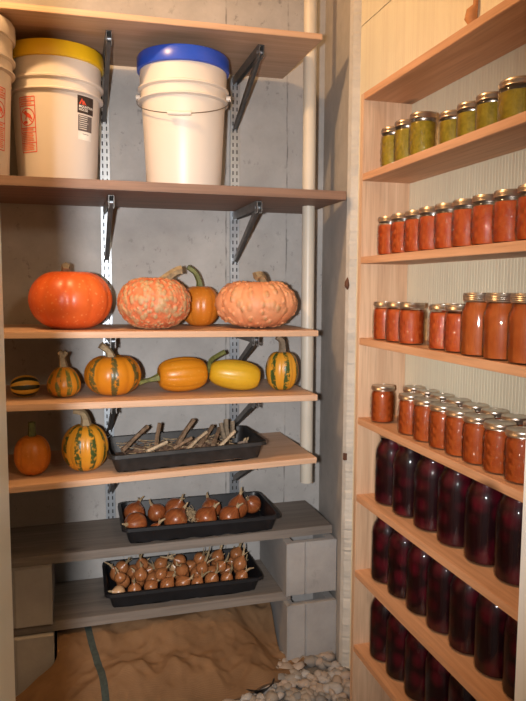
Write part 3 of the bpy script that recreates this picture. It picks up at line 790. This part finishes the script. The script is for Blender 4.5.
def straw_bits(name, x0, x1, y0, y1, z, n, label, cat='straw'):
    rr = np.random.RandomState(int(n)); b = MB()
    for i in range(n):
        x = rr.uniform(x0, x1); y = rr.uniform(y0, y1); a = rr.uniform(0, PI); L = rr.uniform(.008, .02)
        b.tube([(x-L*math.cos(a), y-L*math.sin(a), z+rr.uniform(0,.01)), (x, y, z+rr.uniform(.002,.02)), (x+L*math.cos(a), y+L*math.sin(a), z+rr.uniform(0,.01))], .0009, 5)
    tag(b.obj(name, M['straw']), label, cat, kind='stuff')
straw_bits('loose_skins', .14, .60, 2.19, 2.37, ZC+.045, 110, 'dry roots and skins scattered over the shallots', 'skins') if False else None
straw_bits('straw', .385, .41, 2.19, 2.33, ZB+.035, 70, 'tangle of dry onion roots and skins in the upper tray')
# shallots in tray C: three rows, tips up
ZC = tz(7, .362)+.0045
GS = 'shallots in the lower tray'
rowspec = [('front', 2.205, 9, .0245), ('middle', 2.272, 9, .0255), ('back', 2.345, 9, .0255), ('upper', 2.238, 7, .0235), ('topmost', 2.308, 7, .024)]
for rn, y0, cnt, r0 in rowspec:
    for i in range(cnt):
        x = .140 + (.59-.140)*(i+ {'middle': .25, 'upper': .1, 'topmost': .2}.get(rn, 0))/(cnt-.55) + R.uniform(-.004, .004)
        r = r0*R.uniform(.88, 1.08)
        lift = {'front': .012, 'middle': .012, 'back': .012, 'upper': .046, 'topmost': .050}[rn]
        right = i >= cnt*.5
        tl = (R.uniform(-.15,.55), R.uniform(.3,.9) if right else R.uniform(-1.2,1.2))
        side = 'left' if i < cnt/2 else 'right'; o_ = ORD[i] if i < cnt/2 else ORD[cnt-1-i]
        pale = (rn == 'back' and i == 4) or (rn == 'front' and i in (0,))
        onion('shallot', 'shallot', '%sbrown shallot, %s row in the lowest tray, %s from the %s end' % ('pale ' if pale else '', rn, o_, side),
              (x, y0+R.uniform(-.006,.006), ZC+r*.97+lift), r, M['shallot_pale' if pale else 'shallot'], GS, tl, R.uniform(.03,.055) if right or rn in ('back', 'topmost') else .02, R.uniform(.95,1.2), False, R.uniform(-.4,.4), R.choice(['straw','stem_tan','stem_tan']), .0035)

# ------------------------------------------------------------------ burlap sack
def burlap():
    nx, ny = 190, 120
    def edge(x):    # front hem
        pts = [(-.32,1.93),(-.2,1.90),(.0,1.86),(.2,1.87),(.36,1.90),(.5,1.925),(.62,1.965),(.72,2.01),(.76,2.05)]
        for (a, ya), (c, yc) in zip(pts, pts[1:]):
            if x <= c: return ya+(yc-ya)*max(0, (x-a))/(c-a)
        return pts[-1][1]
    def sm(a, c, x): t = min(1, max(0, (x-a)/(c-a))); return t*t*(3-2*t)
    def hgt(x, y):
        e = edge(x); d = y-e
        h = .085*sm(0, .13, d)**.7 + .10*sm(.10, .36, d)
        h *= sm(-.27, -.05, x+.25*(y-2.2))*.9+.1
        right = .66+.10*sm(2.16, 2.02, y)
        h *= 1-.80*sm(right-.15, right, x)*sm(2.3, 2.05, y)
        V3 = lambda k, o: Vector((x*k+o, y*k*1.3-o, o))
        env = sm(-.005, .07, d)
        h += env*.055*mnoise.noise(V3(4.2, 1.7)) + env*.030*(.5-abs(mnoise.noise(V3(7.0, 5.1)))) + env*.016*(.5-abs(mnoise.noise(V3(15, 2.3)))) + env*.005*mnoise.noise(V3(38, .4))
        h += .030*math.exp(-((x-.17-.3*(y-2.02))/.07)**2-((y-2.0)/.035)**2) + .02*math.exp(-((x-.30)/.03)**2-((y-2.02)/.05)**2)
        h += .018*math.exp(-((d-.03)/.02)**2)*(.6+.4*math.sin(9*x))
        h += .022*math.exp(-((x-.562)/.06)**2-((y-1.985)/.04)**2)
        return max(.014, min(h+.014, .196))
    b = MB(); g = []
    for j in range(ny+1):
        for i in range(nx+1):
            u = i/nx; v = j/ny; x0 = -.30+.235*sm(.20, .42, v)
            xr = .688+.075*sm(.33, .08, v)
            x = x0+(xr-x0)*u
            y = edge(x)+(2.405-edge(x))*v
            g.append((x, y, hgt(x, y)))
    b.add(g, [(j*(nx+1)+i, j*(nx+1)+i+1, (j+1)*(nx+1)+i+1, (j+1)*(nx+1)+i) for j in range(ny) for i in range(nx)], 0, True)
    # skirt down to the gravel on the right, left and back
    for line in ([j*(nx+1)+nx for j in range(ny+1)], [j*(nx+1) for j in range(ny+1)], [ny*(nx+1)+i for i in range(nx+1)]):
        top = [g[i] for i in line]; bot = [(p[0], p[1], .004) for p in top]; k = len(top)
        b.add(top+bot, [(i, i+1, k+i+1, k+i) for i in range(k-1)], 0, True)
    fr = [g[i] for i in range(nx+1)]; und = [(p[0], p[1]+.012, .006) for p in fr]; k = len(fr)
    b.add(fr+und, [(i, i+1, k+i+1, k+i) for i in range(k-1)], 0, True)
    t = tag(b.obj('burlap_sack', M['burlap']), 'crumpled brown burlap sack lying on gravel under the lowest plank', 'sack')
    c = MB(); c.tube([(p[0], p[1]-.001, p[2]+.001) for p in fr[8:]], .0035, 8); c.obj('hem', M['hem'], t)
    c = MB(); pts = []
    for q in range(40):
        s = q/39; x = .028+.035*s-.014*math.sin(s*5); y = 2.36-.47*s
        pts.append((x, y))
    vs = [(x+w, y, hgt(x+w, y)+.0035) for x, y in pts for w in (-.011, 0, .011)]
    c.add(vs, [(3*i+j, 3*i+j+1, 3*i+j+4, 3*i+j+3) for i in range(39) for j in range(2)], 0, True)
    o = c.obj('woven_stripe', M['stripe'], t); o['label'] = 'dark green woven stripe'
burlap()
# dark dish rim peeping out under the sack's right corner
t = thing('dish', 'dark round dish rim half hidden under the sack\'s right front corner', 'dish', (.562, 1.988, .004))
b = MB(); b.lathe([(.045, 0), (.058, .02), (.062, .026), (.056, .024), (.043, .004)], 40); b.obj('bowl', M['tray'], t)

# ------------------------------------------------------------------ jar shelves on the right
UX = .7607; UY0, UY1 = .905, 1.679
t = thing('shelf_unit', 'tall open pine shelf unit holding the jars on the right', 'shelf unit', (UX, UY1, 0))
LOC = Vector((UX, UY1, 0))
def ub(name, m, x0, x1, y0, y1, z0, z1):
    b = MB(); b.box(x0-LOC.x, x1-LOC.x, y0-LOC.y, y1-LOC.y, z0, z1); return b.obj(name, M[m], t, bevel=.0012)
JZ = {1: .307, 2: .0853, 3: -.1354, 4: -.358, 5: -.578, 6: -.799, 7: -1.022}
UB = FX-.0005
ub('side_panel', 'pine_z', UX, UB, 1.661, UY1, .0, H+.5186)
ub('side_panel', 'pine_z', UX, UB, UY0, UY0+.018, .0, H+.5186)
ub('top_board', 'pine_y', UX, UB, UY0+.018, 1.661, H+.4996, H+.5186)
for i in range(1, 8): ub('shelf', 'pine_y', UX, UB, UY0+.018, 1.661, H+JZ[i]-.019, H+JZ[i])
ub('back_panel', 'pine_z', UB-.012, UB, UY0+.018, 1.661, .0, H+JZ[7]-.019)

def jar_proto(name, cat, r, h, kind, glass, fill, fillh, group, beads=False):
    t = thing(name, None, cat, (0, 0, -5), group=group)
    if kind == 'quart': prof = [(r*.86, 0), (r*.97, .004), (r, .012), (r, h*.66), (r*.97, h*.73), (r*.86, h*.80), (r*.74, h*.845), (r*.72, h*.87), (r*.72, h)]
    elif kind == 'pint': prof = [(r*.86, 0), (r*.97, .003), (r, .010), (r, h*.64), (r*.97, h*.71), (r*.88, h*.775), (r*.84, h*.81), (r*.83, h*.83), (r*.83, h)]
    else: prof = [(r*.86, 0), (r*.96, .003), (r, .009), (r, h*.76), (r*.97, h*.80), (r*.91, h*.835), (r*.90, h*.85), (r*.90, h)]
    b = MB()
    if glass == 'glass_quilt':                       # pressed diamond pattern
        z0, z1 = .010, h*.70; P2 = prof[:2] + [(r, z0 + (z1-z0)*q/26) for q in range(27)] + prof[4:]
        n = 84; vs = []
        for rr_, z in P2:
            env = max(0, min(1, (z-z0)/.006, (z1-z)/.006))
            for j in range(n):
                a = 2*PI*j/n; qd = abs(math.sin(5*a+150*z))*abs(math.sin(5*a-150*z))
                q = rr_ + env*(.0024*qd-.0008); vs.append((q*math.cos(a), q*math.sin(a), z))
        b.add(vs, [(i*n+j, i*n+(j+1) % n, (i+1)*n+(j+1) % n, (i+1)*n+j) for i in range(len(P2)-1) for j in range(n)], 0, True)
    else: b.lathe(prof, 36, close=False)
    b.obj('glass', M[glass], t)
    ins = [(max(0, a-.0030), max(.003, z)) for a, z in prof if z < fillh*h]
    ins = [(0, .003)] + ins + [(ins[-1][0]*(.995 if fillh < .8 else .97), fillh*h), (0, fillh*h)]
    b = MB(); b.lathe(ins, 36); b.obj('contents', M[fill], t)
    rn = prof[-1][0]
    b = MB(); bh = .016 if kind != 'half' else .0115; rb = rn+.0022
    pf = [(rb-.001, h-bh), (rb+.0004, h-bh+.0015)]
    for q in range(3):
        z = h-bh+.003+q*(bh-.006)/3; pf += [(rb, z), (rb+.0009, z+.0015), (rb, z+.003)]
    pf += [(rb, h-.001), (rb-.001, h+.0012), (rn-.004, h+.0012), (rn-.004, h)]
    b.lathe(pf, 36, close=False); b.obj('band', M['band'], t)
    b = MB(); b.lathe([(rn-.0045, h-.0005), (rn-.004, h+.0008), (rn*.7, h+.0009), (rn*.66, h+.0004), (0, h+.0004)], 36); b.obj('lid', M['lid'], t)
    return t
def place(proto, used, x, y, sh, label, group):
    loc = (x, y, H+JZ[sh]+.0004); rz = R.uniform(0, 6.3)
    if not used[0]:
        used[0] = True; proto.location = loc; proto.rotation_euler = (0,0,rz); proto['label'] = label; proto['group'] = group; return proto
    return dup(proto, loc, (0,0,rz), label, group)
def pos(i, n):
    return 'at far left end' if i == 0 else ('at near right end' if i == n-1 else (ORD[i]+' from left' if i < n/2 else ORD[n-1-i]+' from right'))
XF = UX+.040
# 1: green relish
pj = jar_proto('preserve_jar', 'jar', .032, .097, 'half', 'glass_quilt', 'relish', .80, ''); u = [False]
ps = jar_proto('preserve_jar', 'jar', .032, .068, 'half', 'glass', 'relish', .74, ''); us = [False]
pw = jar_proto('preserve_jar', 'jar', .042, .072, 'half', 'glass', 'relish', .72, ''); uw = [False]
G1 = 'green relish jars on the top jar shelf'
for i, y in enumerate((1.564, 1.491, 1.416)): place(pj, u, XF, y, 1, 'tall green relish jar, highest jar shelf, %s' % pos(i, 7), G1)
for i, y in enumerate((1.286, 1.217, 1.150)): place(ps, us, XF, y, 1, 'low green relish jar, highest jar shelf, %s' % ('just left of the squat wide one' if i == 2 else pos(i+3, 7)), G1)
place(pw, uw, UX+.046, 1.070, 1, 'squat wide-mouthed jar of green relish on the highest jar shelf', G1)
# 2: orange preserve
p2 = jar_proto('preserve_jar', 'jar', .033, .097, 'half', 'glass_quilt', 'salsa', .80, ''); u = [False]
Y2 = (1.570, 1.496, 1.427, 1.359, 1.289, 1.219, 1.149, 1.079, 1.010)
for i, y in enumerate(Y2): place(p2, u, XF, y, 2, 'red-orange preserve jar, second highest jar shelf, %s' % pos(i, 9), 'red-orange preserve jars on the second jar shelf')
# 3: smaller jars then three pints
p3 = jar_proto('preserve_jar', 'jar', .032, .099, 'half', 'glass_quilt', 'salsa', .84, ''); u = [False]
G3 = 'orange jars on the third jar shelf'
for i, y in enumerate((1.585, 1.513, 1.443, 1.302, 1.236)): place(p3, u, XF-.001, y, 3, 'small orange preserve jar, third jar shelf, %s' % ['at far left end', 'second from left', 'third from left, before the gap', 'first after the gap', 'just left of the tall jars'][i], G3)
place(p3, u, .872, 1.375, 3, 'small jar of orange preserve set back in the gap on the third jar shelf', G3)
p3t = jar_proto('preserve_jar', 'jar', .037, .126, 'pint', 'glass', 'sauce', .86, ''); u = [False]
for i, y in enumerate((1.165, 1.089, 1.013)): place(p3t, u, UX+.0385, y, 3, '%s of the three tall jars of orange sauce on the third jar shelf' % ['leftmost', 'middle', 'rightmost'][i], G3)
# 4: two rows of small jars
p4 = jar_proto('preserve_jar', 'jar', .032, .097, 'half', 'glass_quilt', 'sauce_dark', .88, ''); u = [False]
Y4 = (1.594, 1.440, 1.365, 1.292, 1.226, 1.159, 1.088, 1.020)
for i, y in enumerate(Y4): place(p4, u, UX+.042, y, 4, 'dark orange preserve jar, front row of the fourth jar shelf, %s' % pos(i, 8), 'dark orange jars on the fourth jar shelf')
Y4b = (1.555, 1.485, 1.415, 1.345, 1.275, 1.205, 1.135, 1.065, .995)
p4b = jar_proto('preserve_jar', 'jar', .030, .097, 'half', 'glass_quilt', 'sauce_dark', .88, ''); u = [False]
for i, y in enumerate(Y4b): place(p4b, u, .8742, y, 4, 'dark orange preserve jar, back row of the fourth jar shelf, %s' % pos(i, 9), 'dark orange jars in the back row of the fourth jar shelf')
# 5-7: quarts of beets
p5 = jar_proto('beet_jar', 'jar', .0448, .197, 'quart', 'glass', 'beet', .93, ''); u = [False]
rowsB = {5: (1.575, 1.480, 1.378, 1.278, 1.175, 1.075), 6: (1.585, 1.494, 1.402, 1.311, 1.220, 1.128, 1.037), 7: (1.585, 1.493, 1.400, 1.307, 1.213, 1.120)}
nm = {5: 'upper', 6: 'middle', 7: 'lowest'}
for s, ys in rowsB.items():
    for i, y in enumerate(ys): place(p5, u, UX+.0625+.022*(1.585-y)/.5, y, s, 'jar of dark purple beets, %s beet row, %s' % (nm[s], pos(i, len(ys)) if s != 7 else (ORD[i]+' from left')), 'beet jars in the %s row' % nm[s])

# small things on the walls
b = MB(); b.tube([(.898, 1.372, H+.60), (.893, 1.376, H+.617), (.893, 1.372, H+.632), (.896, 1.364, H+.642), (.898, 1.366, H+.67), (.9, 1.362, H+.74)], [.009, .015, .013, .006, .0055, .006], 14)
tag(b.obj('cord', M['cord']), 'orange-brown knotted cord hanging on pale foam above the jar shelves', 'cord')
b = MB(); b.tube([(.883, 2.026, H+.035), (.8785, 2.022, H+.02), (.8785, 2.022, H+.008), (.883, 2.026, H-.003)], [.003, .0075, .0085, .003], 10)
tag(b.obj('form_tie', M['rust']), 'rusty brown form tie sticking from the concrete edge, upper one', 'form tie', 'form ties in the concrete edge')
b = MB(); b.box(.876, .888, 2.016, 2.026, H-.58, H-.556)
tag(b.obj('form_tie', M['rust'], bevel=.001), 'rusty square form tie in the concrete edge beside the beet jars', 'form tie', 'form ties in the concrete edge')

# ------------------------------------------------------------------ light
def light(kind, name, loc, energy, col, **k):
    l = bpy.data.lights.new(name, kind); l.energy = energy; l.color = col
    for a, v in k.items(): setattr(l, a, v)
    o = bpy.data.objects.new(name, l); COL.objects.link(o); o.location = loc; return o
lamp = light('POINT', 'cellar_lamp', (-.35, 1.5, H+1.2), 46, (1, .60, .28), shadow_soft_size=.03)
fl = light('SPOT', 'camera_flash', (-.112, -.02, H+.0), 175, (1, .985, .98), shadow_soft_size=.022, spot_size=math.radians(88), spot_blend=1.0)
fl.rotation_euler = (Vector((.22, 2.3, H-.2)) - fl.location).to_track_quat('-Z', 'Y').to_euler()
ol = light('POINT', 'door_frame_fill', (.66, -.12, H+.72), 26, (1, .80, .56), shadow_soft_size=.12)  # added fill light with no known source, brightens the door frame
w = bpy.data.worlds.new('outer_room'); sc.world = w; w.use_nodes = True
bg = w.node_tree.nodes['Background']; bg.inputs[0].default_value = (1, .86, .7, 1); bg.inputs[1].default_value = .12

# ------------------------------------------------------------------ camera
cam = bpy.data.cameras.new('camera'); co = bpy.data.objects.new('camera', cam); COL.objects.link(co); sc.camera = co
cam.sensor_fit = 'HORIZONTAL'; cam.sensor_width = 36; cam.lens = 657.9/526*36; cam.clip_start = .02
ya, pi_, ro = .28404, .0949, -.00558
f = Vector((math.sin(ya)*math.cos(pi_), math.cos(ya)*math.cos(pi_), -math.sin(pi_))); r0 = Vector((math.cos(ya), -math.sin(ya), 0)); d0 = f.cross(r0)
r = r0*math.cos(ro)+d0*math.sin(ro); d = -r0*math.sin(ro)+d0*math.cos(ro)
m3 = Matrix((r, -d, -f)).transposed()
co.matrix_world = Matrix.Translation((0, 0, H)) @ m3.to_4x4()

vs_ = sc.view_settings; sc.display_settings.display_device = 'sRGB'
vs_.view_transform = 'Standard'; vs_.look = 'None'; vs_.gamma = 1; vs_.exposure = 0; vs_.use_curve_mapping = False
try:
    sc.cycles.use_denoising = True; sc.cycles.transparent_max_bounces = 24; sc.cycles.max_bounces = 8; sc.cycles.caustics_reflective = False
except Exception: pass
